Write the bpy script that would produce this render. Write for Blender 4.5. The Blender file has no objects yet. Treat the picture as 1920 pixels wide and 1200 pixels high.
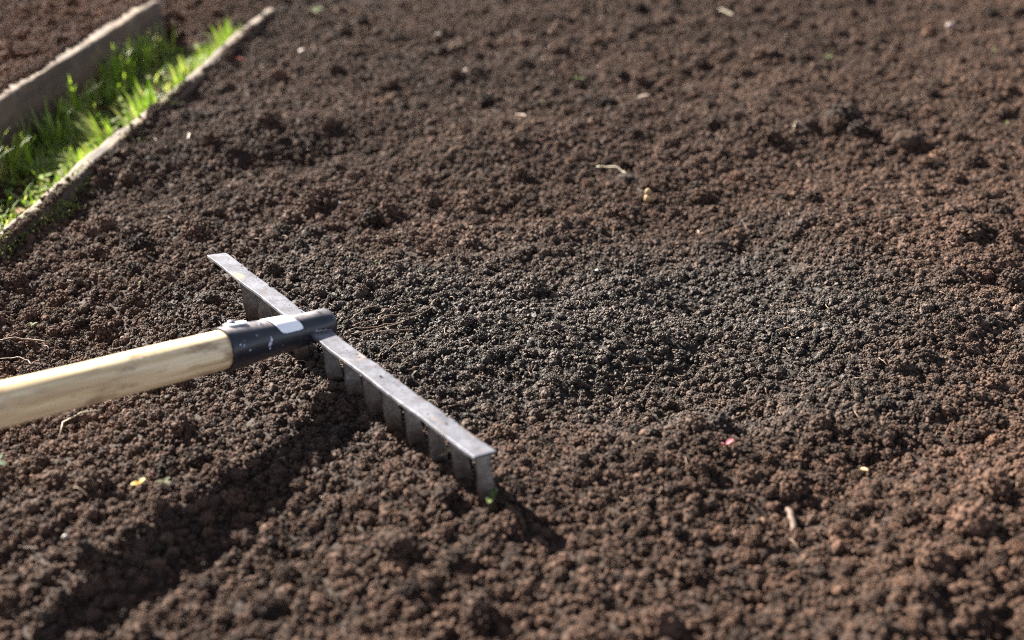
import bpy, math, random
import numpy as np
from mathutils import Vector, Matrix

sc = bpy.context.scene
R = math.radians
rng = np.random.default_rng(7)
random.seed(11)

# ------------------------------------------------------------------ camera, light, exposure
CAM_Z = 0.495
cam_d = bpy.data.cameras.new('camera')
cam = bpy.data.objects.new('camera', cam_d)
sc.collection.objects.link(cam)
cam.location = (0, 0, CAM_Z)
cam.rotation_euler = (R(90 - 26.962), 0, 0)
cam_d.sensor_width = 36.0
cam_d.lens = 2300 / 1920 * 36
cam_d.clip_start = 0.01
cam_d.clip_end = 500
cam_d.dof.use_dof = True
cam_d.dof.focus_distance = 1.06
cam_d.dof.aperture_fstop = 3.9
sc.camera = cam

SUN_EL, SHADOW_AZ = R(32), R(-42)
sunvec = Vector((-math.cos(SUN_EL) * math.cos(SHADOW_AZ), -math.cos(SUN_EL) * math.sin(SHADOW_AZ), math.sin(SUN_EL)))
w = bpy.data.worlds.new('World'); sc.world = w; w.use_nodes = True
nt = w.node_tree
bg = nt.nodes['Background']
sky = nt.nodes.new('ShaderNodeTexSky'); sky.sky_type = 'NISHITA'; sky.sun_disc = False
sky.sun_elevation = SUN_EL; sky.air_density = .55; sky.dust_density = .3; sky.altitude = 300
sky.sun_rotation = math.atan2(sunvec.x, sunvec.y)
hz = nt.nodes.new('ShaderNodeHueSaturation'); hz.inputs['Saturation'].default_value = .5
nt.links.new(sky.outputs[0], hz.inputs['Color']); nt.links.new(hz.outputs[0], bg.inputs[0]); bg.inputs[1].default_value = 0.05
sl = bpy.data.lights.new('sun', 'SUN'); sl.energy = 5.0; sl.angle = R(0.5); sl.color = (1, .93, .82)
so = bpy.data.objects.new('sun', sl); sc.collection.objects.link(so)
so.rotation_euler = (-sunvec).to_track_quat('-Z', 'Y').to_euler()
sc.view_settings.view_transform = 'Standard'; sc.view_settings.look = 'None'
sc.view_settings.exposure = 2.72; sc.view_settings.gamma = 1
sc.cycles.max_bounces = 5; sc.cycles.diffuse_bounces = 2; sc.cycles.glossy_bounces = 2
sc.cycles.use_denoising = False
sc.cycles.filter_width = 1.05

# ------------------------------------------------------------------ helpers
def link(o, parent=None):
    sc.collection.objects.link(o)
    if parent: o.parent = parent
    return o
def mesh_obj(name, v, f, mat, parent=None, smooth=False, origin=None):
    v = np.asarray(v, dtype=float)
    if origin is None and parent is not None: origin = getattr(parent, 'location', (0, 0, 0))
    org = np.array(origin if origin is not None else (0, 0, 0), float)
    m = bpy.data.meshes.new(name); m.from_pydata([tuple(p) for p in (v - org)], [], [tuple(int(i) for i in q) for q in f])
    if mat: m.materials.append(mat)
    if smooth: m.polygons.foreach_set('use_smooth', [True] * len(m.polygons))
    m.update()
    o = bpy.data.objects.new(name, m)
    if parent is None and origin is not None: o.location = tuple(org)
    return link(o, parent)
def tag(o, label=None, cat=None, group=None, kind=None):
    if label: o['label'] = label
    if cat: o['category'] = cat
    if group: o['group'] = group
    if kind: o['kind'] = kind
    return o
def empty(name, loc):
    o = bpy.data.objects.new(name, None); o.location = loc; o.empty_display_size = .02
    return link(o)

class NT:
    def __init__(s, name):
        s.m = bpy.data.materials.new(name); s.m.use_nodes = True
        s.t = s.m.node_tree; s.b = s.t.nodes['Principled BSDF']; s.out = s.t.nodes['Material Output']
    def n(s, typ, **k):
        a = s.t.nodes.new(typ)
        for q, val in k.items():
            if q.startswith('i_'):
                a.inputs[q[2:].replace('_', ' ')].default_value = val
            else: setattr(a, q, val)
        return a
    def l(s, a, b): s.t.links.new(a, b)
    def noise(s, vec, scale, detail=3, rough=.55):
        a = s.n('ShaderNodeTexNoise'); a.inputs['Scale'].default_value = scale
        a.inputs['Detail'].default_value = detail; a.inputs['Roughness'].default_value = rough
        if vec is not None: s.l(vec, a.inputs['Vector'])
        return a.outputs['Fac']
    def ramp(s, fac, stops):
        a = s.n('ShaderNodeValToRGB'); e = a.color_ramp.elements
        while len(e) < len(stops): e.new(.5)
        for i, (p, c) in enumerate(stops):
            e[i].position = p; e[i].color = (*c, 1) if len(c) == 3 else c
        s.l(fac, a.inputs[0]); return a.outputs[0]
    def mix(s, fac, a, b, mode='MIX'):
        m = s.n('ShaderNodeMix', data_type='RGBA', blend_type=mode)
        for sock, val in ((m.inputs[0], fac), (m.inputs[6], a), (m.inputs[7], b)):
            if hasattr(val, 'node'): s.l(val, sock)
            else: sock.default_value = val if isinstance(val, (int, float)) else ((*val, 1) if len(val) == 3 else val)
        return m.outputs[2]
    def math(s, op, a, b=0.0):
        m = s.n('ShaderNodeMath', operation=op)
        for sock, val in ((m.inputs[0], a), (m.inputs[1], b)):
            if hasattr(val, 'node'): s.l(val, sock)
            else: sock.default_value = val
        return m.outputs[0]
    def bump(s, h, strength=.5, dist=.001):
        b = s.n('ShaderNodeBump'); b.inputs['Strength'].default_value = strength; b.inputs['Distance'].default_value = dist
        s.l(h, b.inputs['Height']); s.l(b.outputs[0], s.b.inputs['Normal'])

# ------------------------------------------------------------------ materials
def soil_material(name):
    q = NT(name)
    geo = q.n('ShaderNodeNewGeometry'); pos = geo.outputs['Position']
    oi = q.n('ShaderNodeObjectInfo')
    big = q.noise(pos, 3.2, 3)
    base = q.ramp(big, [(.35, (.045, .0245, .0160)), (.65, (.072, .0405, .0275))])
    # fresh moist tilth round the raked patch: darker and greyer soil
    mp = q.n('ShaderNodeMapping'); mp.inputs['Location'].default_value = (-.02, -1.0, 0); mp.inputs['Scale'].default_value = (1, 2.1, 0)
    q.l(pos, mp.inputs[0])
    mp.inputs['Location'].default_value = (-.10, -2.02, 0)
    vl = q.n('ShaderNodeVectorMath', operation='LENGTH'); q.l(mp.outputs[0], vl.inputs[0])
    dd = q.math('ADD', vl.outputs['Value'], q.math('MULTIPLY', q.math('SUBTRACT', q.noise(pos, 6, 4), .5), .7))
    moist = q.n('ShaderNodeMapRange'); moist.inputs[1].default_value = .55; moist.inputs[2].default_value = .12
    moist.interpolation_type = 'SMOOTHSTEP'
    q.l(dd, moist.inputs[0])
    base = q.mix(q.math('MULTIPLY', moist.outputs[0], .75), base, (.030, .0238, .0190))
    # redder peat in the neighbouring bed behind the boards
    sx = q.n('ShaderNodeSeparateXYZ'); q.l(pos, sx.inputs[0])
    left = q.n('ShaderNodeMapRange'); left.inputs[1].default_value = -.5; left.inputs[2].default_value = -.72
    q.l(q.math('SUBTRACT', sx.outputs[0], q.math('MULTIPLY', q.math('SUBTRACT', sx.outputs[1], 1.125), .0956)), left.inputs[0])
    base = q.mix(q.math('MULTIPLY', left.outputs[0], .8), base, (.085, .032, .013))
    rnd = q.ramp(oi.outputs['Random'], [(0, (.35, .35, .35)), (.5, (.95, .93, .9)), (.93, (1.25, 1.22, 1.2)), (1, (1.6, 1.5, 1.4))])
    base = q.mix(1, base, rnd, 'MULTIPLY')
    fine = q.noise(pos, 420, 2)
    base = q.mix(1, base, q.ramp(fine, [(.3, (.7, .7, .7)), (.7, (1.3, 1.3, 1.3))]), 'MULTIPLY')
    q.l(base, q.b.inputs['Base Color'])
    rg = q.n('ShaderNodeMapRange'); rg.inputs[3].default_value = .85; rg.inputs[4].default_value = .58
    q.l(moist.outputs[0], rg.inputs[0]); q.l(rg.outputs[0], q.b.inputs['Roughness'])
    q.b.inputs['Specular IOR Level'].default_value = .26
    q.bump(q.noise(pos, 900, 3), .6, .0008)
    return q.m
M_soil = soil_material('soil')

def simple(name, col, rough=.6, var=.25, scale=60, spec=.4, metal=0.0, bump=0):
    q = NT(name); tc = q.n('ShaderNodeTexCoord')
    nz = q.noise(tc.outputs['Object'], scale, 4)
    lo = tuple(c * (1 - var) for c in col); hi = tuple(min(1, c * (1 + var)) for c in col)
    q.l(q.ramp(nz, [(.3, lo), (.7, hi)]), q.b.inputs['Base Color'])
    q.b.inputs['Roughness'].default_value = rough; q.b.inputs['Metallic'].default_value = metal
    q.b.inputs['Specular IOR Level'].default_value = spec
    if bump: q.bump(nz, .5, bump)
    return q.m

def leafy(name, cols, rough=.5, trans=.45):
    q = NT(name); oi = q.n('ShaderNodeNewGeometry')
    c = q.ramp(oi.outputs['Random Per Island'], [(i / (len(cols) - 1), c) for i, c in enumerate(cols)])
    q.l(c, q.b.inputs['Base Color']); q.b.inputs['Roughness'].default_value = rough
    tr = q.n('ShaderNodeBsdfTranslucent'); q.l(q.mix(1, c, (1.3, 1.5, .7), 'MULTIPLY'), tr.inputs[0])
    ms = q.n('ShaderNodeMixShader'); ms.inputs[0].default_value = trans
    q.l(q.b.outputs[0], ms.inputs[1]); q.l(tr.outputs[0], ms.inputs[2]); q.l(ms.outputs[0], q.out.inputs[0])
    return q.m
M_grass = leafy('grass_blades', [(.08, .14, .02), (.14, .22, .025), (.26, .36, .045), (.13, .24, .04), (.42, .38, .17), (.13, .19, .02), (.34, .40, .08), (.36, .29, .15)])
M_weed = leafy('weed_leaves', [(.13, .19, .02), (.20, .26, .03), (.09, .15, .02), (.19, .16, .05)], .85, .4)
M_moss = leafy('moss', [(.09, .11, .015), (.15, .16, .02), (.06, .07, .02)], .9, .1)
M_sprout = leafy('sprout', [(.06, .09, .018), (.09, .12, .022)], .7, .3)
M_weedy = leafy('olive_weed', [(.03, .04, .01), (.045, .045, .012)], .85, .2)
M_dark = leafy('dark_weed', [(.012, .035, .008), (.018, .045, .01)], .85, .2)
M_yellow = leafy('yellow_petal', [(.42, .27, .02), (.4, .24, .02)])
M_pink = leafy('pink_petal', [(.45, .14, .18), (.5, .16, .2)])
M_pale = simple('pale_stone', (.30, .27, .24), .6, .2, 90, bump=.001)
M_dull = simple('dull_stone', (.22, .17, .15), .7, .2, 90)
M_straw = simple('straw', (.20, .135, .075), .55, .3, 200)
M_strawpale = simple('pale_straw', (.30, .25, .18), .5, .25, 200)
M_root = simple('root_fibre', (.17, .115, .08), .6, .3, 200)
M_stub = simple('soil_stained_stalk', (.07, .046, .034), .7, .3, 200)
M_husk = simple('husk', (.32, .21, .10), .6, .35, 300, bump=.0006)
M_drybrown = simple('dry_leaf', (.25, .15, .08), .7, .3, 120)
M_red = simple('reddish_flake', (.35, .06, .04), .6, .3, 120)

def wood_handle_mat():
    q = NT('ash_wood'); tc = q.n('ShaderNodeTexCoord')
    mp = q.n('ShaderNodeMapping'); mp.inputs['Scale'].default_value = (1, 1, .045); q.l(tc.outputs['UV'], mp.inputs[0])
    mp2 = q.n('ShaderNodeMapping'); mp2.inputs['Scale'].default_value = (1, 1, .4); q.l(tc.outputs['UV'], mp2.inputs[0])
    # object space is laid along local z for the handle mesh
    q.l(tc.outputs['Object'], mp.inputs[0]); q.l(tc.outputs['Object'], mp2.inputs[0])
    g = q.noise(mp.outputs[0], 260, 4, .6)
    c = q.ramp(g, [(.32, (.44, .31, .16)), (.5, (.62, .48, .29)), (.66, (.72, .60, .40))])
    st = q.noise(mp.outputs[0], 90, 3)
    c = q.mix(1, c, q.ramp(st, [(.32, (.70, .60, .48)), (.46, (1, 1, 1))]), 'MULTIPLY')
    dirt = q.noise(mp2.outputs[0], 75, 5, .65)
    c = q.mix(q.ramp(dirt, [(.52, (0, 0, 0)), (.66, (.9, .9, .9))]), c, (.26, .17, .10))
    q.l(c, q.b.inputs['Base Color']); q.b.inputs['Roughness'].default_value = .42
    q.bump(g, .25, .0004)
    return q.m
M_wood = wood_handle_mat()

def painted_mat():
    q = NT('dark_painted_steel'); tc = q.n('ShaderNodeTexCoord'); o = tc.outputs['Object']
    n1 = q.noise(o, 60, 5, .65)
    c = q.ramp(n1, [(.3, (.007, .008, .014)), (.7, (.015, .017, .026))])
    chips = q.ramp(q.noise(o, 170, 4, .6), [(.66, (0, 0, 0)), (.70, (1, 1, 1))])
    c = q.mix(chips, c, (.38, .42, .52))
    wear = q.ramp(q.noise(o, 45, 6, .7), [(.64, (0, 0, 0)), (.72, (.7, .7, .7))])
    c = q.mix(wear, c, (.30, .20, .15))
    q.l(c, q.b.inputs['Base Color'])
    g_ = q.n('ShaderNodeNewGeometry'); sz = q.n('ShaderNodeSeparateXYZ'); q.l(g_.outputs['Normal'], sz.inputs[0])
    top_sheen = q.n('ShaderNodeMapRange'); top_sheen.inputs[1].default_value = .80; top_sheen.inputs[2].default_value = 1.0; q.l(sz.outputs[2], top_sheen.inputs[0])
    dn = q.math('MULTIPLY', top_sheen.outputs[0], q.ramp(q.noise(o, 110, 5, .65), [(.35, (.1, .1, .1)), (.65, (.75, .75, .75))]))
    c = q.mix(dn, c, (.42, .37, .36)); q.l(c, q.b.inputs['Base Color'])  # upward faces paled: top highlight of the socket painted into the colour
    q.l(q.ramp(n1, [(.3, (.26, .26, .26)), (.7, (.42, .42, .42))]), q.b.inputs['Roughness'])
    q.b.inputs['Specular IOR Level'].default_value = .42
    q.bump(n1, .35, .0006)
    return q.m
M_socket = painted_mat()

def steel_mat():
    q = NT('worn_steel'); tc = q.n('ShaderNodeTexCoord'); o = tc.outputs['Object']
    n1 = q.noise(o, 70, 6, .7)
    c = q.ramp(n1, [(.3, (.07, .072, .087)), (.5, (.13, .132, .155)), (.7, (.21, .212, .245))])
    sc_ = q.ramp(q.noise(o, 420, 4, .7), [(.35, (.75, .75, .75)), (.6, (1.05, 1.05, 1.05))])
    c = q.mix(1, c, sc_, 'MULTIPLY')
    c = q.mix(q.ramp(q.noise(o, 130, 6, .75), [(.50, (0, 0, 0)), (.68, (.75, .75, .75))]), c, (.085, .06, .045))
    rust = q.ramp(q.noise(o, 38, 5, .6), [(.58, (0, 0, 0)), (.70, (.8, .8, .8))])
    c = q.mix(rust, c, (.42, .24, .12))
    q.l(c, q.b.inputs['Base Color']); q.b.inputs['Metallic'].default_value = .55
    q.l(q.ramp(n1, [(.3, (.66, .66, .66)), (.7, (.55, .55, .55))]), q.b.inputs['Roughness'])
    q.bump(q.noise(o, 300, 5, .7), .3, .0005)
    return q.m
M_steel = steel_mat()
def tooth_mat():
    q = NT('soiled_steel'); tc = q.n('ShaderNodeTexCoord'); o = tc.outputs['Object']
    n1 = q.noise(o, 90, 6, .7)
    c = q.ramp(n1, [(.35, (.10, .085, .07)), (.52, (.17, .155, .14)), (.7, (.28, .28, .29))])
    sp = q.n('ShaderNodeSeparateXYZ'); q.l(o, sp.inputs[0])
    mr = q.n('ShaderNodeMapRange'); mr.inputs[1].default_value = .036; mr.inputs[2].default_value = .008
    q.l(q.math('ADD', sp.outputs[2], q.math('MULTIPLY', q.math('SUBTRACT', q.noise(o, 160, 5, .7), .5), .05)), mr.inputs[0])
    c = q.mix(mr.outputs[0], c, (.055, .036, .026))
    q.l(c, q.b.inputs['Base Color']); q.b.inputs['Metallic'].default_value = .3
    q.b.inputs['Roughness'].default_value = .5
    q.bump(q.noise(o, 500, 5, .7), .5, .0006)
    return q.m
M_tooth = tooth_mat()
M_label = simple('white_sticker', (.82, .82, .85), .35, .04, 40)

def board_mat(name, a, b):
    q = NT(name); tc = q.n('ShaderNodeTexCoord')
    mp = q.n('ShaderNodeMapping'); mp.inputs['Scale'].default_value = (1, .07, 1); q.l(tc.outputs['Object'], mp.inputs[0])
    g = q.noise(mp.outputs[0], 160, 5, .65)
    c = q.ramp(g, [(.3, a), (.7, b)])
    blot = q.ramp(q.noise(tc.outputs['Object'], 22, 5, .65), [(.45, (.45, .38, .32)), (.6, (1, 1, 1))])
    c = q.mix(1, c, blot, 'MULTIPLY')
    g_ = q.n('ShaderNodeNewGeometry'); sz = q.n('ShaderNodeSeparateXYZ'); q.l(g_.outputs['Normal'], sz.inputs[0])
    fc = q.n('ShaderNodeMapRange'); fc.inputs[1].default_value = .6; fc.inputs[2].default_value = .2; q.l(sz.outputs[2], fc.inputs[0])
    side_shade = q.math('MULTIPLY', fc.outputs[0], q.ramp(q.noise(tc.outputs['Object'], 16, 5, .6), [(.35, (.7, .7, .7)), (.6, (1, 1, 1))]))
    c = q.mix(side_shade, c, (.055, .031, .018))  # soil brown over the side faces paints in their shade
    c = q.mix(1, c, q.ramp(q.noise(mp.outputs[0], 55, 5, .7), [(.35, (.45, .42, .4)), (.62, (1.35, 1.3, 1.25))]), 'MULTIPLY')
    q.l(c, q.b.inputs['Base Color']); q.b.inputs['Roughness'].default_value = .8
    q.bump(g, .8, .002)
    return q.m
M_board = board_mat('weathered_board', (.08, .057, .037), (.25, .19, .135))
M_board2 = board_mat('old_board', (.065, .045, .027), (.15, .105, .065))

# ------------------------------------------------------------------ terrain height
X0, X1, Y0, Y1, DX = -1.35, 1.35, .25, 2.75, .0024
nx, ny = int((X1 - X0) / DX) + 1, int((Y1 - Y0) / DX) + 1
gx = X0 + DX * np.arange(nx); gy = Y0 + DX * np.arange(ny)
GX, GY = np.meshgrid(gx, gy)

def field(lmin, lmax, beta=2.0, seed=0, aniso=None):
    r = np.random.default_rng(seed)
    a = np.fft.rfft2(r.standard_normal((ny, nx)))
    fx = np.fft.rfftfreq(nx, DX)[None, :]; fy = np.fft.fftfreq(ny, DX)[:, None]
    if aniso is not None:
        th, st = aniso
        u = fx * math.cos(th) + fy * math.sin(th); v = -fx * math.sin(th) + fy * math.cos(th)
        k = np.sqrt((u * st) ** 2 + v ** 2)
    else: k = np.sqrt(fx ** 2 + fy ** 2)
    k = np.maximum(k, 1e-6)
    amp = np.where((k > 1 / lmax) & (k < 1 / lmin), k ** (-beta), 0)
    h = np.fft.irfft2(a * amp, (ny, nx)); return h / h.std()

def gauss(x, y, sx, sy, rot=0):
    dx, dy = GX - x, GY - y; c, s = math.cos(rot), math.sin(rot)
    return np.exp(-.5 * (((dx * c + dy * s) / sx) ** 2 + ((-dx * s + dy * c) / sy) ** 2))

low = .0045 * field(.12, .6, 1.5, 1) + .0016 * field(.03, .12, 1.2, 2, (R(40), 1.8))
low += .0006 * field(.008, .03, .6, 3)
warp = .35 * field(.006, .03, .5, 5)
lump = np.zeros((ny, nx))
def stamp(x, y, r_, sink=.35, sq=1.0):
    i0, i1 = int((x - 1.3 * r_ - X0) / DX), int((x + 1.3 * r_ - X0) / DX) + 2
    j0, j1 = int((y - 1.3 * r_ - Y0) / DX), int((y + 1.3 * r_ - Y0) / DX) + 2
    if i0 < 0 or j0 < 0 or i1 >= nx or j1 >= ny: return
    sub = (slice(j0, j1), slice(i0, i1))
    d = np.hypot(GX[sub] - x, GY[sub] - y) / r_ * (1 + .28 * warp[sub])
    z = r_ * (np.sqrt(np.maximum(0, 1 - d * d)) - sink) * sq
    lump[sub] = np.maximum(lump[sub], z)
def in_view(x, y, m=0.06):
    dep = y * .8913 + CAM_Z * .4534
    return (np.abs(x) < .4174 * dep + m) & (y > .5) & (y < 2.55)
for n_, lo, hi in ((15000, .003, .006), (2000, .006, .011), (320, .011, .020), (24, .02, .030)):
    xs = rng.uniform(X0, X1, n_); ys = rng.uniform(Y0, Y1, n_); rs = rng.uniform(lo, hi, n_)
    for x, y, r_ in zip(xs, ys, rs):
        stamp(x, y, r_, rng.uniform(.35, .8), rng.uniform(.5, .85))

BU = np.array([.0956, .9954]); BN = np.array([.9954, -.0956])      # along / across the bed boards
def side(x, y): return (x + .511) * BN[0] + (y - 1.125) * BN[1]
S = side(GX, GY)
def sstep(a, b, t):
    t = np.clip((t - a) / (b - a), 0, 1); return t * t * (3 - 2 * t)
fine = np.clip(gauss(.16, .985, .26, .12, R(5)) * 1.3, 0, 1)
bed = low + lump * (1 - .6 * fine)
# raked hollow in front of the bar, ridge ahead of it, furrow to the far right
alongb = (GX + .142) * .605 - (GY - .848) * .796; acrb = (GX + .142) * .796 + (GY - .848) * .605
nearr = np.exp(-.5 * (acrb / .05) ** 2) * sstep(.30, .22, np.abs(alongb))
bed = bed * (1 - .6 * nearr) + nearr * (np.where(alongb > 0, .015 - .014 * sstep(.02, .17, alongb), .002)) 
calm = .40 * gauss(-.22, .74, .14, .07, R(42))
bed = (bed - .35 * lump) * (1 - calm) - .003 * calm + .35 * lump
bed += -.015 * gauss(.06, .845, .12, .045, R(10)) + .010 * gauss(.10, .755, .16, .03, R(14))
bed += -.013 * gauss(-.30, 1.365, .15, .038, R(32)) + .012 * gauss(-.345, 1.44, .16, .036, R(32))  # crest and trough shaped to darken the slope like a cast shadow
bed += 0
bed += .010 * gauss(.42, 1.48, .09, .035, R(-20)) + -.006 * gauss(.3, 1.3, .25, .03, R(10))
bed += .006 * gauss(.30, .66, .14, .04, R(38)) - .003 * gauss(.27, .73, .12, .03, R(38))
bed += .004 * np.exp(-np.maximum(S, 0) / .018) * (1 + .35 * field(.05, .3, 1, 12))
cut = sstep(-.008, .012, S)
path = -.034 + .6 * low + .3 * lump + .003 * field(.02, .1, 1, 9)
rear = .045 + .9 * low + lump * .9 + .012 * sstep(-.19, -.45, S)
endy = sstep(2.04, 2.16, GY + .0 * S)
lefty = rear * sstep(-.178, -.19, S) + path * (1 - sstep(-.178, -.19, S))
lefty = lefty * (1 - endy) + (-.012 + low + lump) * endy
Hh = bed * cut + lefty * (1 - cut)
inplank = (S < .006) & (S > -.007) & (GY < 2.13) | (S < -.163) & (S > -.192) & (GY < 2.04)
Hh = np.where(inplank, np.minimum(Hh, -.03), Hh)

def hs(x, y):
    x = np.clip((np.asarray(x) - X0) / DX, 0, nx - 1.001); y = np.clip((np.asarray(y) - Y0) / DX, 0, ny - 1.001)
    i, j = x.astype(int), y.astype(int); a, b = x - i, y - j
    return (Hh[j, i] * (1 - a) * (1 - b) + Hh[j, i + 1] * a * (1 - b) + Hh[j + 1, i] * (1 - a) * b + Hh[j + 1, i + 1] * a * b)

def grid_mesh(name, Z, mat):
    m = bpy.data.meshes.new(name)
    co = np.stack([GX, GY, Z], -1).reshape(-1, 3).astype(np.float32)
    idx = np.arange(nx * ny).reshape(ny, nx)
    q = np.stack([idx[:-1, :-1], idx[:-1, 1:], idx[1:, 1:], idx[1:, :-1]], -1).reshape(-1, 4).astype(np.int32)
    m.vertices.add(len(co)); m.vertices.foreach_set('co', co.ravel())
    m.loops.add(q.size); m.loops.foreach_set('vertex_index', q.ravel())
    m.polygons.add(len(q)); m.polygons.foreach_set('loop_start', np.arange(0, q.size, 4, dtype=np.int32))
    m.polygons.foreach_set('use_smooth', np.ones(len(q), bool))
    m.update(calc_edges=True); m.materials.append(mat)
    return link(bpy.data.objects.new(name, m))
soil = grid_mesh('soil', Hh, M_soil)
tag(soil, kind='structure')
# wide ground sheet under and beyond the worked soil
gs = 60
gp = []
gf = []
seg = 48
for j in range(seg + 1):
    for i in range(seg + 1):
        x = (i / seg * 2 - 1); y = (j / seg * 2 - 1)
        x = math.copysign(abs(x) ** 2.5, x) * gs; y = math.copysign(abs(y) ** 2.5, y) * gs + 1.5
        gp.append((x, y, -.075 + (.05 * math.sin(x * 1.3) * math.cos(y * .9) * min(1, max(0, (math.hypot(x, y - 1.5) - 2.5) / 3)))))
for j in range(seg):
    for i in range(seg):
        a = j * (seg + 1) + i; gf.append((a, a + 1, a + seg + 2, a + seg + 1))
tag(mesh_obj('ground', gp, gf, M_soil, smooth=True), kind='structure')

# ------------------------------------------------------------------ crumbs and aggregates scattered over the soil
def ico(sub):
    t = (1 + 5 ** .5) / 2
    v = [(-1, t, 0), (1, t, 0), (-1, -t, 0), (1, -t, 0), (0, -1, t), (0, 1, t), (0, -1, -t), (0, 1, -t), (t, 0, -1), (t, 0, 1), (-t, 0, -1), (-t, 0, 1)]
    f = [(0, 11, 5), (0, 5, 1), (0, 1, 7), (0, 7, 10), (0, 10, 11), (1, 5, 9), (5, 11, 4), (11, 10, 2), (10, 7, 6), (7, 1, 8), (3, 9, 4), (3, 4, 2), (3, 2, 6), (3, 6, 8), (3, 8, 9), (4, 9, 5), (2, 4, 11), (6, 2, 10), (8, 6, 7), (9, 8, 1)]
    v = [np.array(p) / np.linalg.norm(p) for p in v]
    for _ in range(sub):
        c = {}; nf = []
        def mid(a, b):
            k = (min(a, b), max(a, b))
            if k not in c:
                p = v[a] + v[b]; v.append(p / np.linalg.norm(p)); c[k] = len(v) - 1
            return c[k]
        for a, b, d in f:
            x, y, z = mid(a, b), mid(b, d), mid(d, a); nf += [(a, x, z), (b, y, x), (d, z, y), (x, y, z)]
        f = nf
    return np.array(v), np.array(f)
ICO1, ICO2 = ico(1), ico(2)
def lumpy(base, r_, amp=.22):
    v = base[0].copy(); s = r_.standard_normal((4, 3)); ph = r_.uniform(0, 6, 4)
    d = sum(np.sin(v @ (s[k] * (1.5 + k)) + ph[k]) for k in range(4)) / 4
    d += .3 * r_.uniform(-1, 1, len(v))
    ax = r_.uniform(.72, 1.2, 3)
    return v * (1 + amp * d)[:, None] * ax
def cluster(n, r_, base=ICO1, smin=.13, smax=.34):
    V, F, o = [], [], 0
    core = lumpy(ICO2, r_, .2) * .72; V.append(core); F.append(ICO2[1]); o = len(core)
    shape = r_.uniform(.75, 1.15, 3)
    for i in range(n):
        d = r_.standard_normal(3); d /= np.linalg.norm(d)
        s = smin + (smax - smin) * r_.random() ** 2
        p = lumpy(base, r_) * s + d * (1 - s * .7) * shape * r_.uniform(.75, 1.0)
        V.append(p); F.append(base[1] + o); o += len(p)
    return np.concatenate(V), np.concatenate(F)
proto = bpy.data.collections.new('crumb_shapes')
NCL, NSG = 12, 8
for i in range(NCL):
    r_ = np.random.default_rng(100 + i)
    V, F = cluster(110 if i < 8 else 260, r_, smin=.08 if i < 8 else .045, smax=.24 if i < 8 else .16)
    o = mesh_obj('a%02d_crumb' % i, V, F, M_soil); sc.collection.objects.unlink(o); proto.objects.link(o)
for i in range(NSG):
    r_ = np.random.default_rng(200 + i)
    o = mesh_obj('b%02d_crumb' % i, lumpy(ICO1, r_, .42), ICO1[1], M_soil); sc.collection.objects.unlink(o); proto.objects.link(o)

def scatter(name, x, y, z, s, idx, kind='stuff'):
    n = len(x)
    m = bpy.data.meshes.new(name); m.vertices.add(n)
    m.vertices.foreach_set('co', np.stack([x, y, z], 1).astype(np.float32).ravel())
    a = m.attributes.new('scl', 'FLOAT', 'POINT'); a.data.foreach_set('value', s.astype(np.float32))
    a = m.attributes.new('rot', 'FLOAT_VECTOR', 'POINT'); a.data.foreach_set('vector', rng.uniform(0, 6.28, n * 3).astype(np.float32))
    a = m.attributes.new('idx', 'INT', 'POINT'); a.data.foreach_set('value', idx.astype(np.int32))
    m.update()
    o = link(bpy.data.objects.new(name, m))
    g = bpy.data.node_groups.new(name, 'GeometryNodeTree')
    g.interface.new_socket('Geometry', in_out='INPUT', socket_type='NodeSocketGeometry')
    g.interface.new_socket('Geometry', in_out='OUTPUT', socket_type='NodeSocketGeometry')
    N = g.nodes; gi = N.new('NodeGroupInput'); go = N.new('NodeGroupOutput')
    ip = N.new('GeometryNodeInstanceOnPoints'); ci = N.new('GeometryNodeCollectionInfo')
    ci.inputs['Collection'].default_value = proto; ci.inputs['Separate Children'].default_value = True; ci.inputs['Reset Children'].default_value = True
    ip.inputs['Pick Instance'].default_value = True
    def at(nm, ty):
        a = N.new('GeometryNodeInputNamedAttribute'); a.data_type = ty; a.inputs[0].default_value = nm
        return [q for q in a.outputs if q.enabled and q.name == 'Attribute'][0]
    L = g.links.new
    L(gi.outputs[0], ip.inputs['Points']); L(ci.outputs[0], ip.inputs['Instance'])
    L(at('idx', 'INT'), ip.inputs['Instance Index']); L(at('scl', 'FLOAT'), ip.inputs['Scale'])
    e2r = N.new('FunctionNodeEulerToRotation'); L(at('rot', 'FLOAT_VECTOR'), e2r.inputs[0]); L(e2r.outputs[0], ip.inputs['Rotation'])
    L(ip.outputs[0], go.inputs[0])
    md = o.modifiers.new('scatter', 'NODES'); md.node_group = g
    return tag(o, kind=kind)

def pts(n, keep_out=.22):
    x = rng.uniform(X0 + .02, X1 - .02, n); y = rng.uniform(Y0 + .02, Y1 - .05, n)
    k = in_view(x, y) | (rng.random(n) < keep_out)
    x, y = x[k], y[k]; s = side(x, y)
    pl = ((s < .006 + .004 * np.sin(y * 31) + .003 * np.sin(y * 83)) & (s > -.010) & (y < 2.13)) | ((s < -.163) & (s > -.190) & (y < 2.04))
    grass_strip = (s > -.165) & (s < -.02) & (y < 2.1)
    k = ~pl & (~grass_strip | (rng.random(len(x)) < .4))
    return x[k], y[k]
x, y = pts(420000)
s = .0012 + .0048 * rng.random(len(x)) ** 3.2
z = hs(x, y) + s * rng.uniform(-.35, .45, len(x))
idx = rng.integers(0, 8, len(x))
x2, y2 = pts(8500)
k2 = rng.random(len(x2)) > .85 * np.clip(1.3 * np.exp(-.5 * (((x2 - .16) / .26) ** 2 + ((y2 - .985) / .12) ** 2)), 0, 1)
x2, y2 = x2[k2], y2[k2]
s2 = .0032 + .0118 * rng.random(len(x2)) ** 3.6
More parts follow.
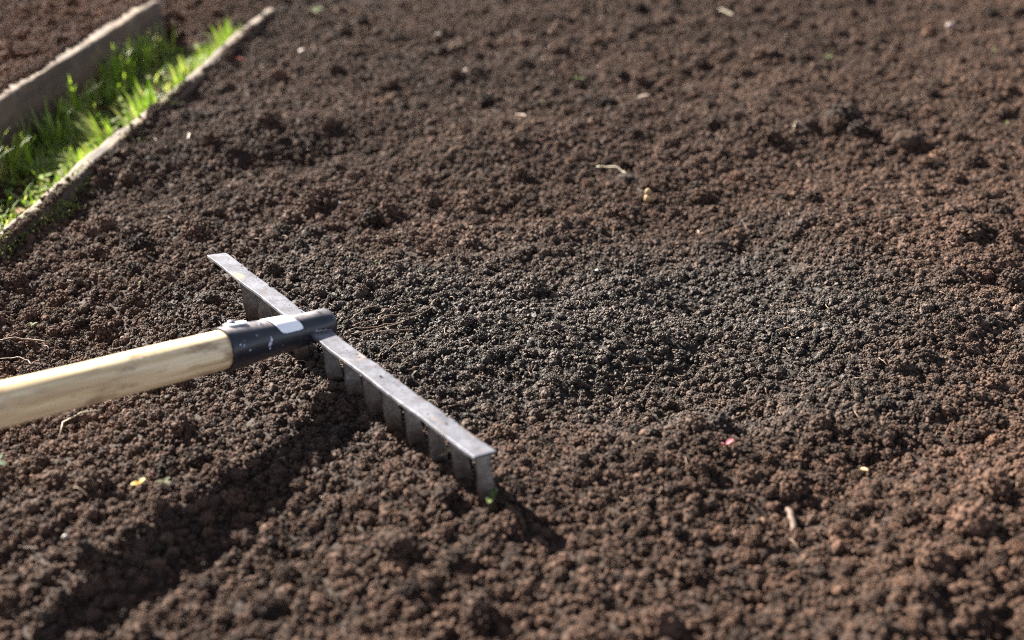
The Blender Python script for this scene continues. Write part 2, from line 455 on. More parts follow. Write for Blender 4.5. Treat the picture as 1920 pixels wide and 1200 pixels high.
z2 = hs(x2, y2) + s2 * rng.uniform(-.2, .45, len(x2)); i2 = rng.integers(8, 12, len(x2))
x3, y3 = pts(420000)
s3 = .0007 + .0014 * rng.random(len(x3)) ** 2
z3 = hs(x3, y3) + rng.uniform(-.0005, .0035, len(x3)); i3 = rng.integers(NCL, NCL + NSG, len(x3))
n4 = 9000; y4 = rng.uniform(.9, 2.12, n4); s4_ = rng.uniform(-.011, .012, n4)
k4 = (.8 * np.sin(y4 * 17) + .6 * np.sin(y4 * 61 + 1) + rng.normal(0, .9, n4) + s4_ * 150) > 1.75
y4, s4_ = y4[k4], s4_[k4]
n5 = 16000; y5 = rng.uniform(1.2, 2.04, n5); s5_ = rng.uniform(-.192, -.166, n5)
k5 = (.6 * np.sin(y5 * 13) + .4 * np.sin(y5 * 47 + 1) + rng.normal(0, .7, n5) - (s5_ + .178) * 170) > 1.0
y5, s5_ = y5[k5], s5_[k5]
yy, ss = np.concatenate([y4, y5]), np.concatenate([s4_, s5_])
tt = (yy - 1.125) / BU[1]; x4 = -.511 + BU[0] * tt + BN[0] * ss; y4b = yy + BN[1] * ss
z4 = np.where(ss > -.1, .0138, .0455) + rng.uniform(-.0005, .004, len(ss)); s4 = .0009 + .0022 * rng.random(len(ss)) ** 2
n6 = 60; t6 = rng.uniform(.0, 1, n6) ** .8; o6 = .0085 - .012 * rng.random(n6) ** 3.5
bx, by = -.2661 + .2481 * t6, 1.0113 - .3267 * t6
k6 = np.hypot(bx + .1596, by - .8698) > .02
x6 = (bx + o6 * .796)[k6]; y6 = (by + o6 * .605)[k6]; z6 = .0475 - .6 * np.maximum(0, o6[k6] - .0065) + 0 * x6; s6 = .0003 + .0006 * rng.random(len(x6)) ** 2
x4, y4b, z4, s4 = np.concatenate([x4, x6]), np.concatenate([y4b, y6]), np.concatenate([z4, z6]), np.concatenate([s4, s6])
ss = np.concatenate([ss, x6])
x3, y3, z3, s3, i3 = [np.concatenate(q) for q in ((x3, x4), (y3, y4b), (z3, z4), (s3, s4), (i3, rng.integers(0, 8, len(ss))))]
cr = scatter('soil_crumbs', np.concatenate([x, x2, x3]), np.concatenate([y, y2, y3]), np.concatenate([z, z2, z3]),
             np.concatenate([s, s2, s3]), np.concatenate([idx, i2, i3]))
tag(cr, 'loose dark crumbs of tilled soil covering the bed', 'soil crumbs')
print('crumbs', len(x), len(x2), len(x3))

# ------------------------------------------------------------------ rake
C = Vector((-.15957, .86983, .046))
vd = Vector((-.17544, -.17975, 0)); vd = (vd.normalized() * math.cos(R(8)) + Vector((0, 0, math.sin(R(8))))).normalized()   # up the handle
bN = Vector((-.0180, .6846, .046)); bF = Vector((-.2661, 1.0113, .046))
bd = (bN - bF).normalized(); BL = (bN - bF).length
wd = (-vd - bd * (-vd).dot(bd)).normalized()          # across the bar, away from the handle
bnrm = bd.cross(wd).normalized()
if bnrm.z < 0: bnrm = -bnrm
rake = empty('garden_rake', (C.x, C.y, 0))
tag(rake, 'garden rake with pale wooden handle and grey steel head resting on the soil', 'rake')

def frame_obj(name, v, f, mat, org, xa, ya, za, parent, smooth=True):
    """mesh given in a local frame; the object carries the frame so Object coordinates run along it"""
    m = bpy.data.meshes.new(name); m.from_pydata([tuple(p) for p in v], [], [tuple(q) for q in f]); m.materials.append(mat)
    if smooth: m.polygons.foreach_set('use_smooth', [True] * len(m.polygons))
    m.update(); o = bpy.data.objects.new(name, m); link(o, parent)
    M = Matrix((xa, ya, za)).transposed().to_4x4(); M.translation = Vector(org) - (Vector(parent.location) if parent else Vector())
    o.matrix_local = M
    return o
def revolve(prof, n=48, wob=None):
    v, f = [], []
    for k, (t, r_) in enumerate(prof):
        for i in range(n):
            a = 2 * math.pi * i / n
            rr = r_ * (1 + (wob(t, a) if wob else 0)); v.append((rr * math.cos(a), rr * math.sin(a), t))
    for k in range(len(prof) - 1):
        for i in range(n):
            j = (i + 1) % n; f.append((k * n + i, k * n + j, (k + 1) * n + j, (k + 1) * n + i))
    return v, f
side_a = vd.cross(Vector((0, 0, 1))).normalized()
if side_a.dot(Vector((.54, -.53, 0))) < 0: side_a = -side_a       # horizontal, toward the viewer side
up_a = vd.cross(side_a).normalized()
if up_a.z < 0: up_a = -up_a
# right handed frame for (side, up, along)
hx, hy, hz = side_a, up_a, vd
if hx.cross(hy).dot(hz) < 0: mirror = -1
else: mirror = 1
fx, fy, fz = (hx * mirror, hy, hz)
# handle
prof = [(.060, .0), (.060, .0118), (.0795, .0146), (.0835, .0150)] + [(.09 + .02 * k, .0150 + .0009 * min(1, k / 20) + .0002 * math.sin(k * .9)) for k in range(64)] + [(1.375, .0158), (1.383, .012), (1.386, 0)]
v, f = revolve(prof, 56, lambda t, a: .008 * math.sin(3 * a + 4 * t) + .006 * math.sin(a * 2 + 30 * t))
frame_obj('handle', v, f, M_wood, C, fx, fy, fz, rake)
# socket: rolled sheet tube that narrows towards the head
so_p = [(-.0175, .0), (-.0175, .0098), (-.0168, .0112), (-.0158, .0122), (-.013, .0127), (-.006, .0128), (.01, .0131), (.03, .0142), (.05, .0154), (.07, .0166), (.083, .0172), (.0845, .0171), (.0845, .0156), (.070, .0148), (.055, .0120)]
dent = lambda t, a: .02 * math.sin(a * 2 + 25 * t) * math.sin(t * 60) + .012 * math.sin(5 * a + 90 * t)
v, f = revolve(so_p, 64, dent)
socket = frame_obj('socket', v, f, M_socket, C, fx, fy, fz, rake)
# raised flap with the fixing nail near the mouth of the socket (up side)
def curved_patch(t0, t1, a0, a1, off, thick, taper=None, n=14, rad=lambda t: .0128 + (.0172 - .0128) * max(0, min(1, t / .083))):
    v, f = [], []
    for lay in (0, 1):
        for i in range(n + 1):
            for j in range(n + 1):
                u, q = i / n, j / n
                # rounded corners
                uu, qq = u * 2 - 1, q * 2 - 1
                m = max(abs(uu), abs(qq)); l4 = (abs(uu) ** 7 + abs(qq) ** 7) ** (1 / 7); kk = m / l4 if l4 > 1e-6 else 1
                uu *= kk; qq *= kk
                u, q = (uu + 1) / 2, (qq + 1) / 2
                a = a0 + (a1 - a0) * q
                t = t0 + (t1 - t0) * u + (taper * q if taper else 0)
                r_ = rad(t) + off + thick * lay
                v.append((mirror * r_ * math.cos(a), r_ * math.sin(a), t))
    N1 = n + 1
    for i in range(n):
        for j in range(n):
            a = i * N1 + j
            f.append((a, a + 1, a + N1 + 1, a + N1)); b = a + N1 * N1; f.append((b, b + N1, b + N1 + 1, b + 1))
    rim = [i for i in range(N1)] + [i * N1 + n for i in range(1, N1)] + [n * N1 + j for j in range(n - 1, -1, -1)] + [i * N1 for i in range(n - 1, 0, -1)]
    for k in range(len(rim)):
        a, b = rim[k], rim[(k + 1) % len(rim)]; f.append((a, b, b + N1 * N1, a + N1 * N1))
    return v, f
v, f = curved_patch(.0165, .0385, R(28), R(120), .0002, .0003, taper=.0085)
frame_obj('sticker', v, f, M_label, C, fx, fy, fz, rake)
v, f = curved_patch(.062, .078, R(88), R(122), .0006, .0014, taper=0)
frame_obj('flap', v, f, M_label, C, fx, fy, fz, socket).matrix_local = Matrix()
nv, nf = revolve([(0, .0), (.0004, .0022), (.0012, .0032), (.002, .0028), (.0026, 0)][::-1], 16)
na = R(104); tn = .073; rr = .0172 + .001
rv = Vector((mirror * math.cos(na), math.sin(na), 0)); ru = Vector((0, 0, 1)); rw = rv.cross(ru)
nv = [tuple(rv * (p[2] + rr) + rw * p[0] + ru * p[1] + Vector((0, 0, tn))) for p in nv]
frame_obj('nail_head', nv, nf, M_steel, C, fx, fy, fz, socket).matrix_local = Matrix()

# bar : flat strip with slightly irregular edges
BW, BT = .0182, .0026
gap0 = (bN - C).dot(bd)
v, f = [], []
nb = 90
for i in range(nb + 1):
    t = BL * i / nb; c = bF + bd * t
    sag = -.0008 * math.sin(math.pi * i / nb) + .0004 * math.sin(i * .35)
    w0 = BW / 2 * (1 + .012 * math.sin(i * .8) + .01 * math.sin(i * 2.1))
    e = .00025
    prof_ = [(-w0, -BT / 2 + e), (-w0, BT / 2 - e), (-w0 + e, BT / 2), (w0 - e, BT / 2), (w0, BT / 2 - e), (w0, -BT / 2 + e), (w0 - e, -BT / 2), (-w0 + e, -BT / 2)]
    for (a, h) in prof_: v.append(tuple(c + wd * a + bnrm * (h + sag)))
for i in range(nb):
    for k in range(8):
        a = i * 8 + k; b = i * 8 + (k + 1) % 8; f.append((a, b, b + 8, a + 8))
f.append(tuple(range(8))[::-1]); f.append(tuple(nb * 8 + k for k in range(8)))
bar = mesh_obj('crossbar', v, f, M_steel, rake)
# weld beads where the bar meets the socket
for sgn in (-1, 1):
    v, f = [], []
    cc = C + bd * sgn * .0133
    for i in range(13):
        a = i / 12 * 2 - 1
        for k in range(8):
            an = 2 * math.pi * k / 8; rr = (.0028 + .0006 * math.sin(i * 2.3)) * math.sqrt(max(.05, 1 - a * a * .8))
            v.append(tuple(cc + wd * a * .0105 + bd * rr * math.cos(an) + bnrm * (.0008 + rr * .8 * math.sin(an))))
    for i in range(12):
        for k in range(8):
            a = i * 8 + k; b = i * 8 + (k + 1) % 8; f.append((a, b, b + 8, a + 8))
    mesh_obj('weld', v, f, M_socket, rake, smooth=True)
# teeth: flat blades twisted under the bar
for k in range(13):
    t = BL - .0030 - k * .0290
    if abs(t - (C - bF).dot(bd)) < .010: continue
    top = bF + bd * t - bnrm * (BT / 2)
    r_ = random.Random(k); ln = .068 + r_.uniform(-.002, .002)
    v, f = [], []; n = 22
    lean = -.05 + r_.uniform(-.04, .04)
    for i in range(n + 1):
        q = i / n; zz = -q * ln
        hw = BW / 2 * (.76 - .10 * math.sin(math.pi * min(1, q / .35)) * (q < .35) + .0 - .5 * max(0, q - .30) ** 1.2) * (1 if q < .9 else math.sqrt(max(.02, 1 - ((q - .9) / .1) ** 2)))
        tw = R(2) + R(12 + r_.uniform(-4, 4)) * (1 / (1 + math.exp(-(q - .22) * 16)))
        ax = wd * math.cos(tw) + bd * math.sin(tw); nm = wd.cross(bnrm) ; nm = ax.cross(bnrm).normalized()
        cen = top + Vector((0, 0, zz)) + wd * (.012 * q * q + lean * .02) + bd * .002 * math.sin(q * 4)
        th = .0011 * (1 - .4 * q)
        curl = .0026
        for (a, h) in ((-1, 0), (-.5, 1), (0, 1), (.5, 1), (1, 0), (.5, -1), (0, -1), (-.5, -1)):
            v.append(tuple(cen + ax * hw * a + nm * (th * h + curl * (a * a - .4))))
    for i in range(n):
        for j in range(8):
            a = i * 8 + j; b = i * 8 + (j + 1) % 8; f.append((a, a + 8, b + 8, b))
    f.append(tuple(range(8))); f.append(tuple(n * 8 + j for j in range(8))[::-1])
    mesh_obj('tooth', v, f, M_tooth, rake, smooth=True)

# ------------------------------------------------------------------ boards
def board(name, s0, s1, y0, y1, z0, z1, mat, seed, lab, wav=.002, ztilt=0, chew=0.0):
    r_ = np.random.default_rng(seed)
    n = 160; v, f = [], []
    L = (y1 - y0) / BU[1]
    org = np.array([-.511, 1.125]) + BU * ((y0 - 1.125) / BU[1]) + BN * (s0 + s1) / 2
    def n1(t, k): return sum(math.sin(t * fq * (1 + .13 * k) + k * 2.1 + ph) / (1 + i) for i, (fq, ph) in enumerate(((9, 1), (23, 2), (57, .4), (131, 3)))) * .5
    ring = 14
    for i in range(n + 1):
        t = L * i / n; hw = (s1 - s0) / 2
        top = z1 + ztilt * t + wav * n1(t, 1) - chew * max(0, math.sin(t * 7 + 1) - .75) * .05
        a0 = -hw + wav * .7 * n1(t, 2); a1 = hw + wav * .7 * n1(t, 3)
        e = .004
        P = [(a0, z0), (a0, (z0 + top) / 2), (a0, top - e), (a0 + e * .4, top - e * .3), (a0 + e, top), ((a0 * 2 + a1) / 3, top + .0006), ((a0 + 2 * a1) / 3, top), (a1 - e, top), (a1 - e * .3, top - e * .4), (a1, top - e), (a1 + .001, (top * 2 + z0) / 3), (a1, (z0 + top) / 2), (a1, (z0 * 2 + top) / 3), (a1, z0)]
        ez = 0
        if i == 0 or i == n: ez = .002
        for q, (a, z) in enumerate(P):
            j = r_.uniform(-1, 1) * .0006
            p = org + BU * (t + (j * 3 if i in (0, n) else 0)) + BN * (a + j)
            v.append((p[0], p[1], z + j - (ez if 2 < q < 9 else 0)))
    for i in range(n):
        for k in range(ring - 1):
            a = i * ring + k; f.append((a, a + 1, a + ring + 1, a + ring))
    f.append(tuple(range(ring))[::-1]); f.append(tuple(n * ring + k for k in range(ring)))
    ang = math.atan2(-BU[0], BU[1])
    # put the object frame along the board so the grain runs lengthwise
    c, s_ = math.cos(-ang), math.sin(-ang)
    loc = np.array([org[0], org[1], 0]); vv = np.array(v) - loc
    vv = np.stack([vv[:, 0] * c - vv[:, 1] * s_, vv[:, 0] * s_ + vv[:, 1] * c, vv[:, 2]], 1)
    m = bpy.data.meshes.new(name); m.from_pydata([tuple(p) for p in vv], [], [q for q in f]); m.materials.append(mat)
    m.polygons.foreach_set('use_smooth', [True] * len(m.polygons)); m.update()
    o = link(bpy.data.objects.new(name, m)); o.location = tuple(loc); o.rotation_euler = (0, 0, ang)
    return tag(o, lab, 'board')
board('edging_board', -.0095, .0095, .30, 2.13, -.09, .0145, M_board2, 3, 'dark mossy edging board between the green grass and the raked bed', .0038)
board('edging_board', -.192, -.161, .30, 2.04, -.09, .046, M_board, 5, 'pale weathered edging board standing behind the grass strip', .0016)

# ------------------------------------------------------------------ grass strip
def strip_pt(s_, y): 
    t = (y - 1.125) / BU[1]
    p = np.array([-.511, 1.125]) + BU * t + BN * s_
    return p
def blades(spec):
    V, F = [], []
    for (x, y, z, h, wdt, az, lean, curl) in spec:
        n = 5; d = np.array([math.cos(az), math.sin(az), 0]); pr = np.array([-math.sin(az), math.cos(az), 0])
        p = np.array([x, y, z]); b = len(V); ang = lean
        for i in range(n + 1):
            q = i / n; ww = wdt * (1 - q) ** .6 * .5 + .0001
            V.append(p - pr * ww); V.append(p + pr * ww)
            if i < n:
                p = p + (d * math.sin(ang) + np.array([0, 0, math.cos(ang)])) * h / n; ang += curl / n
        for i in range(n): F.append((b + 2 * i, b + 2 * i + 1, b + 2 * i + 3, b + 2 * i + 2))
    return V, F
spec = []
r_ = random.Random(5)
def tuft(s_, y, n, h, spread=.012, lean=.25, az0=None, azs=3.1, wdt=.0022):
    for _ in range(n):
        p = strip_pt(s_ + r_.gauss(0, spread), y + r_.gauss(0, spread))
        sp = side(p[0], p[1])
        if sp > -.011 or sp < -.159: continue
        az = r_.uniform(0, 6.28) if az0 is None else az0 + r_.uniform(-azs, azs)
        spec.append((p[0], p[1], float(hs(p[0], p[1])) - .002, h * r_.uniform(.45, 1.15), wdt * r_.uniform(.6, 1.3), az, abs(r_.gauss(lean, .18)), r_.uniform(.1, 1.1)))
for _ in range(330):   # general sward in patches with bare earth between
    y = r_.uniform(1.0, 2.0); s_ = r_.uniform(-.158, -.014)
    if math.sin(y * 21 + s_ * 40) + math.sin(y * 9 - s_ * 55) < -.6: continue
    if 1.0 < y < 1.22 and r_.random() < .55: continue
    tuft(s_, y, r_.randint(12, 30), r_.uniform(.016, .036), .012, .55)
# named tufts: by the rear board and the flattened bright ones
for (s_, y, n, h) in ((-.150, 1.33, 46, .055), (-.155, 1.42, 26, .05), (-.14, 1.55, 24, .045), (-.152, 1.62, 22, .05), (-.148, 1.78, 40, .055), (-.145, 1.88, 50, .045), (-.12, 1.72, 30, .035), (-.15, 1.24, 40, .055), (-.11, 1.18, 40, .035)):
    tuft(s_, y, int(n * 1.6), h * 1.3, .010, .2, wdt=.0042)
for k_ in range(26):
    tuft(-.150 + r_.uniform(-.008, .02), 1.2 + k_ * .031 + r_.uniform(-.012, .012), r_.randint(14, 34), r_.uniform(.035, .07), .009, .22, wdt=.004)
for (s_, y, n, h, az) in ((-0.032, 1.62, 30, .06, R(135)), (-0.025, 1.58, 20, .055, R(140)), (-.05, 1.52, 20, .05, R(160)), (-0.020, 1.74, 60, .055, R(120)), (-0.018, 1.80, 60, .05, R(120)), (-0.020, 1.90, 60, .05, R(115)), (-0.025, 1.97, 50, .06, R(110)), (-.04, 1.44, 50, .035, R(150)), (-0.025, 1.36, 50, .032, R(120))):
    tuft(s_, y, int(n * 1.5), h * 1.1, .008, .5, az, .6, .0045)
gv, gf_ = blades(spec)
tag(mesh_obj('grass', gv, gf_, M_grass), 'green grass growing between the two edging boards', 'grass', kind='stuff')
print('blades', len(spec))
# small round leaved ground cover
def leaf_mesh(p, nrm_az, tilt, ln, wdt, n=5, fold=.25):
    d = np.array([math.cos(nrm_az) * math.cos(tilt), math.sin(nrm_az) * math.cos(tilt), math.sin(tilt)])
    sidev = np.array([-math.sin(nrm_az), math.cos(nrm_az), 0]); up = np.cross(d, sidev)
    if up[2] < 0: up = -up
    V, F = [], []
    for i in range(n + 1):
        q = i / n; ww = wdt / 2 * math.sin(math.pi * (.06 + .9 * q)) ** .75
        c = np.array(p) + d * ln * q + up * (-.25 * ln * q * q)
        V += [c - sidev * ww + up * ww * fold, c, c + sidev * ww + up * ww * fold]
    for i in range(n):
        a = i * 3; F += [(a, a + 1, a + 4, a + 3), (a + 1, a + 2, a + 5, a + 4)]
    return V, F
V, F = [], []
def add(vf):
    o = len(V); V.extend(vf[0]); F.extend([tuple(i + o for i in q) for q in vf[1]])
for _ in range(1500):
    y = r_.uniform(1.02, 2.0); s_ = -.012 - abs(r_.gauss(0, .055))
    if s_ < -.155: continue
    p = strip_pt(s_, y); z = float(hs(p[0], p[1])) + r_.uniform(.001, .016)
    add(leaf_mesh((p[0], p[1], z), r_.uniform(0, 6.28), r_.uniform(-.2, .7), r_.uniform(.005, .012), r_.uniform(.004, .008)))
tag(mesh_obj('ground_cover', V, F, M_weed), 'small yellow green leaves creeping among the grass strip', 'ground cover', kind='stuff')
V, F = [], []
for _ in range(900):
    cy, cs, sg = r_.choice(((1.17, .004, .02), (1.22, .008, .02), (1.235, .010, .012), (1.46, .006, .018), (1.3, .0, .02), (1.6, -.003, .03), (1.12, .0, .012)))
    y = r_.gauss(cy, sg); s_ = r_.gauss(cs + .008, .007); p = strip_pt(s_, y)
    z = .016 if -.0095 < s_ < .0095 else max(float(hs(p[0], p[1])), min(.017, .014 - (s_ - 0) * .6)) + .001
    add(leaf_mesh((p[0], p[1], z), r_.uniform(0, 6.28), r_.uniform(.2, 1.3), r_.uniform(.002, .0042), r_.uniform(.0012, .0025), 3))
tag(mesh_obj('moss', V, F, M_moss), 'yellow green moss tufts on the dark edging board', 'moss', kind='stuff')

# ------------------------------------------------------------------ small things lying on the soil
def tube(path, rad, mat, name, lab, cat, group=None, n=7):
    path = [Vector(p) for p in path]; V, F = [], []
    up = Vector((0, 0, 1)); m = len(path)
    for i, p in enumerate(path):
        d = (path[min(i + 1, m - 1)] - path[max(i - 1, 0)]).normalized()
        a = d.cross(up); a = a.normalized() if a.length > 1e-4 else Vector((1, 0, 0)); b = a.cross(d)
        r0 = rad * (1 if callable(rad) is False else 1) * (.55 + .45 * math.sin(math.pi * (.15 + .7 * i / (m - 1))))
        for k in range(n):
            an = 2 * math.pi * k / n; V.append(tuple(p + a * r0 * math.cos(an) + b * r0 * math.sin(an)))
    for i in range(m - 1):
        for k in range(n):
            a = i * n + k; b = i * n + (k + 1) % n; F.append((a, b, b + n, a + n))
    F.append(tuple(range(n))[::-1]); F.append(tuple((m - 1) * n + k for k in range(n)))
    if name is None: return V, F
    o = mesh_obj(name, V, F, mat, smooth=True, origin=tuple(path[0]))
    return tag(o, lab, cat, group)
def on(x, y, dz=.003): return (x, y, float(hs(x, y)) + dz)
def wig(x0, y0, x1, y1, bend=.0, lift=.003, n=9, wob=.0008, seed=1):
    q = random.Random(seed); dx, dy = x1 - x0, y1 - y0; P = []
    for i in range(n):
        t = i / (n - 1); o = bend * math.sin(math.pi * t) + q.uniform(-wob, wob)
        x = x0 + dx * t - dy * o / max(1e-6, math.hypot(dx, dy)); y = y0 + dy * t + dx * o / max(1e-6, math.hypot(dx, dy))
        P.append((x, y, float(hs(x, y)) + lift + .002 * math.sin(math.pi * t)))
    zs = [p[2] for p in P]; mz = sum(zs) / n
    return [(p[0], p[1], p[2] * .4 + max(mz, p[2]) * .6) for p in P]
GS, GR = 'bits of straw on the soil', 'bare roots lying on the soil'
tube(wig(.100, 1.374, .134, 1.352, .006, .005), .0011, M_strawpale, 'straw', 'curved pale straw lying above the yellowish husk', 'straw', GS)
tube([on(.350, 1.468, .004), on(.356, 1.481, .009), on(.368, 1.466, .004)], .0011, M_strawpale, 'straw', 'small bent straw shaped like an upside down V beside a clod', 'straw', GS)
tube(wig(.352, 2.125, .378, 2.098, .002, .005), .0022, M_strawpale, 'straw', 'thick blurred straw near the top edge of the soil', 'straw', GS)
tube(wig(.189, .69, .187, .663, .001, .003), .0026, M_stub, 'straw', 'stubby grey brown stalk upright in the blurred near right soil', 'straw', GS)
tube(wig(.229, .941, .246, .937, .002, .004), .0006, M_straw, 'straw', 'thin straw on the fine soil right of the hollow', 'straw', GS)
tube(wig(-.058, .752, -.032, .722, -.004, .012), .0009, M_straw, 'straw', 'curled straw caught against the rake teeth', 'straw', GS)
tube(wig(-.040, .748, -.050, .726, .003, .012), .0008, M_straw, 'straw', 'short straw crossing the curled one at the teeth', 'straw', GS)
tube(wig(.005, 1.545, .018, 1.53, .003, .005), .0013, M_root, 'straw', 'curled brown stalk among blurred soil above the husk', 'straw', GS)
tube(wig(-.402, 1.467, -.398, 1.443, .001, .005), .0012, M_strawpale, 'straw', 'short pale straw on the soil near the mossy board', 'straw', GS)
tube([on(-.318, .812, .005), on(-.330, .806, .006), on(-.341, .795, .005), on(-.340, .780, .003)], .0007, M_strawpale, 'root', 'single white root hooked downward just below the wooden handle', 'root', GR)
tube(wig(-.445, .93, -.40, .935, .006, .007, seed=4), .0009, M_root, 'root', 'tan root arching over a hole left of the handle', 'root', GR)
tube(wig(-.447, .925, -.418, .876, -.010, .007, seed=6), .0008, M_root, 'root', 'root curving down toward the handle at the left edge', 'root', GR)
tube(wig(-.43, .905, -.40, .895, .006, .006, seed=8), .0006, M_root, 'root', 'thin curled root inside the hole by the handle', 'root', GR)
# tangle of fine roots ahead of the socket
V, F = [], []
for (x0, y0, x1, y1, bnd) in ((-.140, .948, -.085, .975, .004), (-.140, .945, -.095, .962, -.003), (-.138, .936, -.070, .985, -.006), (-.142, .955, -.118, .985, .004), (-.118, .955, -.112, .975, .002), (-.130, .93, -.085, .948, .003), (-.105, .905, -.080, .925, .004), (-.085, .975, -.066, 1.0, -.004), (-.12, .97, -.09, .99, .002)):
    add(tube(wig(x0, y0, x1, y1, bnd, .0045, n=12, wob=.0009, seed=int(abs(x0) * 9999 + abs(y1) * 777)), .00045, None, None, None, None, n=5))
tag(mesh_obj('root_tangle', V, F, M_root, smooth=True), 'tangle of fine pale roots just ahead of the black socket', 'roots')

def blob(name, x, y, sx, sy, sz, mat, lab, cat, group=None, dz=.002, rot=0, seed=1, amp=.15, base=ICO2):
    q = np.random.default_rng(seed); v = lumpy(base, q, amp) * np.array([sx, sy, sz])
    c, s_ = math.cos(rot), math.sin(rot)
    v = np.stack([v[:, 0] * c - v[:, 1] * s_, v[:, 0] * s_ + v[:, 1] * c, v[:, 2]], 1)
    p = np.array(on(x, y, dz)); return tag(mesh_obj(name, v + p, base[1], mat, smooth=True, origin=tuple(p)), lab, cat, group)
hv = blob('husk', .151, 1.278, .0045, .0038, .005, M_husk, 'yellowish two lobed seed husk standing on the soil', 'husk', dz=.0075, seed=3)
hp = Vector(hv.location)
q_ = np.random.default_rng(9); vv = lumpy(ICO2, q_, .18) * np.array([.0038, .003, .0045]) + np.array([0, .001, .0078])
mesh_obj('upper_lobe', vv, ICO2[1], M_husk, hv, smooth=True, origin=(0, 0, 0))
GP = 'pale pebbles on the soil'
for (x, y, r0, lab) in ((-.423, 2.165, .011, 'large round white stone at the far end of the mossy board'), (-.324, 1.885, .0055, 'pale oval pebble on far soil right of the mossy board'),
                        (-.126, 1.10, .002, 'tiny white pebble above the rake bar'), (.082, 1.075, .0024, 'small round white pebble in the sharp fine soil'),
                        (-.067, 1.78, .0045, 'pinkish white pebble in the blurred far soil'), (-.12, 1.985, .005, 'faint grey pebble near the top edge'),
                        (.43, 1.53, .0048, 'white pebble sitting on top of the big clod'), (.729, 2.04, .0065, 'white pebble on soil in the far right corner'),
                        (-.294, .655, .0019, 'tiny white pebble in the dark near left soil'), (-.187, 1.24, .0026, 'cream pebble left of the far clod'), (.245, .93, .0016, 'tiny bright pebble right of the hollow')):
    blob('pebble', x, y, r0 * 1.2, r0, r0 * .8, M_pale if y < 1.7 or y > 2.1 else M_dull, lab, 'pebble', GP, dz=r0 * .6 + .001, rot=x * 9, seed=int(abs(x * 1000)) + 2)
for (x, y, r0, m, lab) in ((-.012, 1.527, .006, M_root, 'upright pale brown chip in the middle far soil'), (.043, 1.688, .006, M_strawpale, 'cream chip in the far soil left of the green seedling'),
                        (.171, 1.625, .008, M_root, 'curved tan bark chip in the upper middle soil'), (.195, 1.187, .003, M_root, 'thin tan chip right of the husk'),
                        (.25, .735, .003, M_husk, 'orange brown crumb in the blurred near right soil'), (-.405, 1.829, .005, M_red, 'reddish flake beside the far part of the mossy board'), (-.555, 1.317, .014, M_drybrown, 'dry brown leaf piece in the grass strip')):
    q = random.Random(int(x * 1e4)); vf = leaf_mesh(on(x, y, .006), q.uniform(0, 6.28), .5, r0 * 2.2, r0, 5, .4)
    o = mesh_obj('chip', vf[0], vf[1], m, origin=on(x, y, .006)); sm = o.modifiers.new('thick', 'SOLIDIFY'); sm.thickness = .0008
    tag(o, lab, 'chip', 'plant chips on the soil')
def petals(name, x, y, mat, lab, cat, n, ln, wd_, dz=.004):
    V, F = [], []; o0 = len(V)
    q = random.Random(int(x * 1000)); P = on(x, y, dz)
    for k in range(n):
        vf = leaf_mesh(P, k * 6.28 / n + q.random(), q.uniform(.2, .8), ln, wd_); o = len(V); V += vf[0]; F += [tuple(i + o for i in z) for z in vf[1]]
    ob = mesh_obj(name, V, F, mat, origin=P); return tag(ob, lab, cat)
petals('petal', -.261, .713, M_yellow, 'bright yellow petal lying on the soil below the handle', 'petal', 2, .0055, .005)
petals('petal', .155, .752, M_pink, 'small pink petal on the soil right of the rake', 'petal', 2, .007, .004)
# white flowers / round pale leaves in strip
for (x, y, lab) in ((-.561, 1.30, 'pale round leaf lowest at left in the grass strip'), (-.519, 1.303, 'pale round leaf against the mossy board'), (-.514, 1.33, 'pale upright bud above the round leaf at the mossy board')):
    petals('pale_leaf', x, y, simple('pale_green_leaf', (.24, .30, .20), .5, .15, 90), lab, 'leaf', 2, .012, .010, .010)

def seedling(x, y, h, ll, nl, lab, mat=None, group='green seedlings sprouting from the soil'):
    p = on(x, y, .001); r0 = empty('seedling', p); tag(r0, lab, 'seedling', group)
    q = random.Random(int(abs(x * 991) + abs(y * 773)))
    top = (p[0] + q.uniform(-.3, .3) * h, p[1] + q.uniform(-.3, .3) * h, p[2] + h)
    v, f = tube([p, ((p[0] + top[0]) / 2 + .0005, (p[1] + top[1]) / 2, p[2] + h * .55), top], .0005, None, None, None, None, n=6)
    mesh_obj('stem', v, f, mat or M_sprout, r0, smooth=True, origin=p)
    a0 = q.uniform(0, 6)
    for k in range(nl):
        v, f = leaf_mesh(top, a0 + k * 6.28 / nl, q.uniform(.1, .6), ll, ll * .55)
        mesh_obj('leaf', v, f, mat or M_sprout, r0, origin=p)
seedling(-.425, .967, .006, .004, 3, 'tiny seedling with yellow green tip at the left edge above the handle')
seedling(-.347, 1.041, .005, .004, 2, 'tiny seedling left of the rake bar end')
seedling(-.131, 1.071, .004, .003, 2, 'tiny seedling right of the far half of the rake bar')
seedling(.476, 1.829, .009, .008, 3, 'pale seedling with leaves in the upper right soil')
seedling(.74, 1.869, .008, .007, 2, 'small bright seedling at the upper right edge')
seedling(.635, 1.521, .007, .006, 2, 'yellow green seedling at the right edge below the corner')
seedling(.095, 1.707, .010, .009, 2, 'round leaved green seedling in the top middle soil')
seedling(.045, 1.60, .006, .006, 2, 'small dark green seedling left of the curved bark chip')
seedling(-.362, .720, .008, .010, 4, 'dark green weed with broad leaves at the lower left edge', M_dark)
seedling(-.243, .712, .005, .006, 3, 'weed with narrow leaves right of the yellow petal', M_weedy)
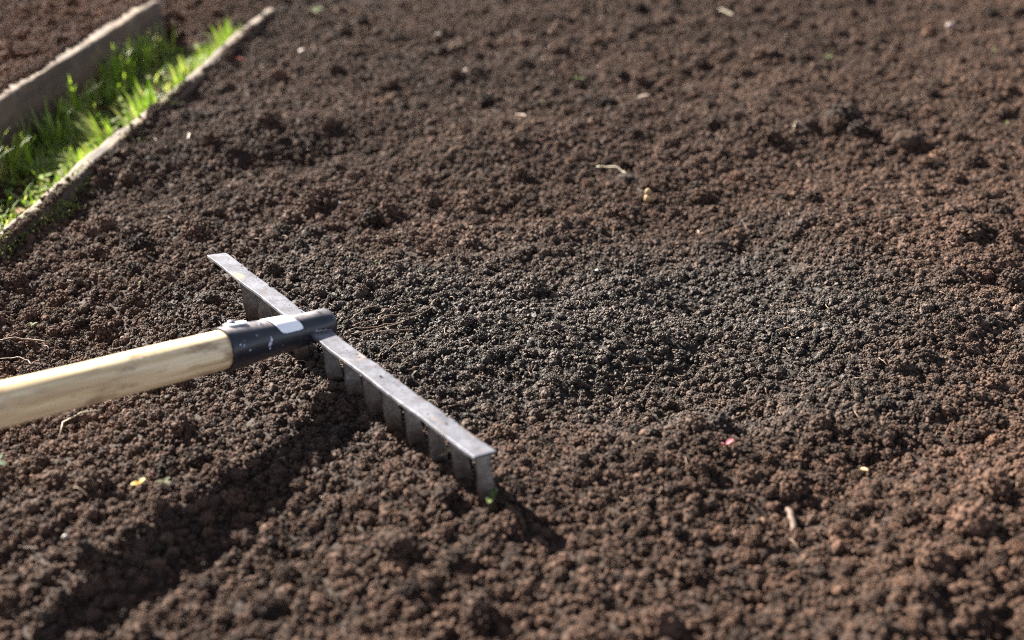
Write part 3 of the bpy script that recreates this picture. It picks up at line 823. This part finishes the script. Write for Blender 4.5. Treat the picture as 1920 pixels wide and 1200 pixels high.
seedling(-.015, .676, .012, .010, 2, 'green shoot at the foot of the end tooth')
seedling(-.34, 2.15, .012, .013, 4, 'green weed on far soil right of the white stone')

# fine plant litter worked into the tilth
V, F = [], []
for k in range(650):
    if k % 3 == 0: x_, y_ = r_.uniform(-.45, .5), r_.uniform(.8, 1.2)
    else: x_, y_ = r_.uniform(-.6, .9), r_.uniform(.6, 2.1)
    if side(x_, y_) < .02: continue
    a_, l_ = r_.uniform(0, 6.28), r_.uniform(.004, .016)
    add(tube(wig(x_, y_, x_ + l_ * math.cos(a_), y_ + l_ * math.sin(a_), r_.uniform(-.003, .003), .0035, n=6, wob=.0005, seed=k), r_.uniform(.0002, .00042), None, None, None, None, n=4))
tag(mesh_obj('plant_litter', V, F, M_root, smooth=True), 'fine rootlets and fibres mixed into the raked soil', 'plant litter', kind='stuff')

# big soil clods
def clod(x, y, r0, lab, seed, dz=.3):
    q = np.random.default_rng(seed); V, F = cluster(260, q, ICO1, .045, .17)
    V = V * np.array([1.15, 1, .8]) * r0; p = np.array(on(x, y, r0 * dz)); p[2] = float(np.median(Hh)) * 0 + p[2]
    # heightfield already carries lumps; sit the clod into it
    tag(mesh_obj('soil_clod', V + p, F, M_soil, origin=tuple(p)), lab, 'clod', 'clods of soil on the bed')
clod(.423, 1.51, .024, 'big pale topped clod with a white pebble on it', 1, .2)
clod(.482, 1.445, .022, 'big clod just right of the pale topped clod', 2, .2)
clod(-.053, 1.262, .013, 'dark clod in the middle soil above the rake', 3)
clod(.130, 1.335, .012, 'dark clod directly behind the yellow husk', 4)
clod(.454, 1.135, .016, 'crumbly clod near the right edge', 5, .1)
clod(.083, .975, .013, 'clod in the sharp fine soil right of the socket', 6, .1)
clod(-.076, .637, .013, 'round blurred clod below the rake head', 7)
clod(-.276, 1.007, .011, 'dark clod left of the far rake teeth', 8)
clod(.522, 1.985, .018, 'dark clod at the top right of the bed', 9)
clod(-.088, 1.90, .018, 'dark blurred clod in the top middle soil', 10)
clod(.30, .655, .016, 'blurred clod in the near right corner', 12, .2)
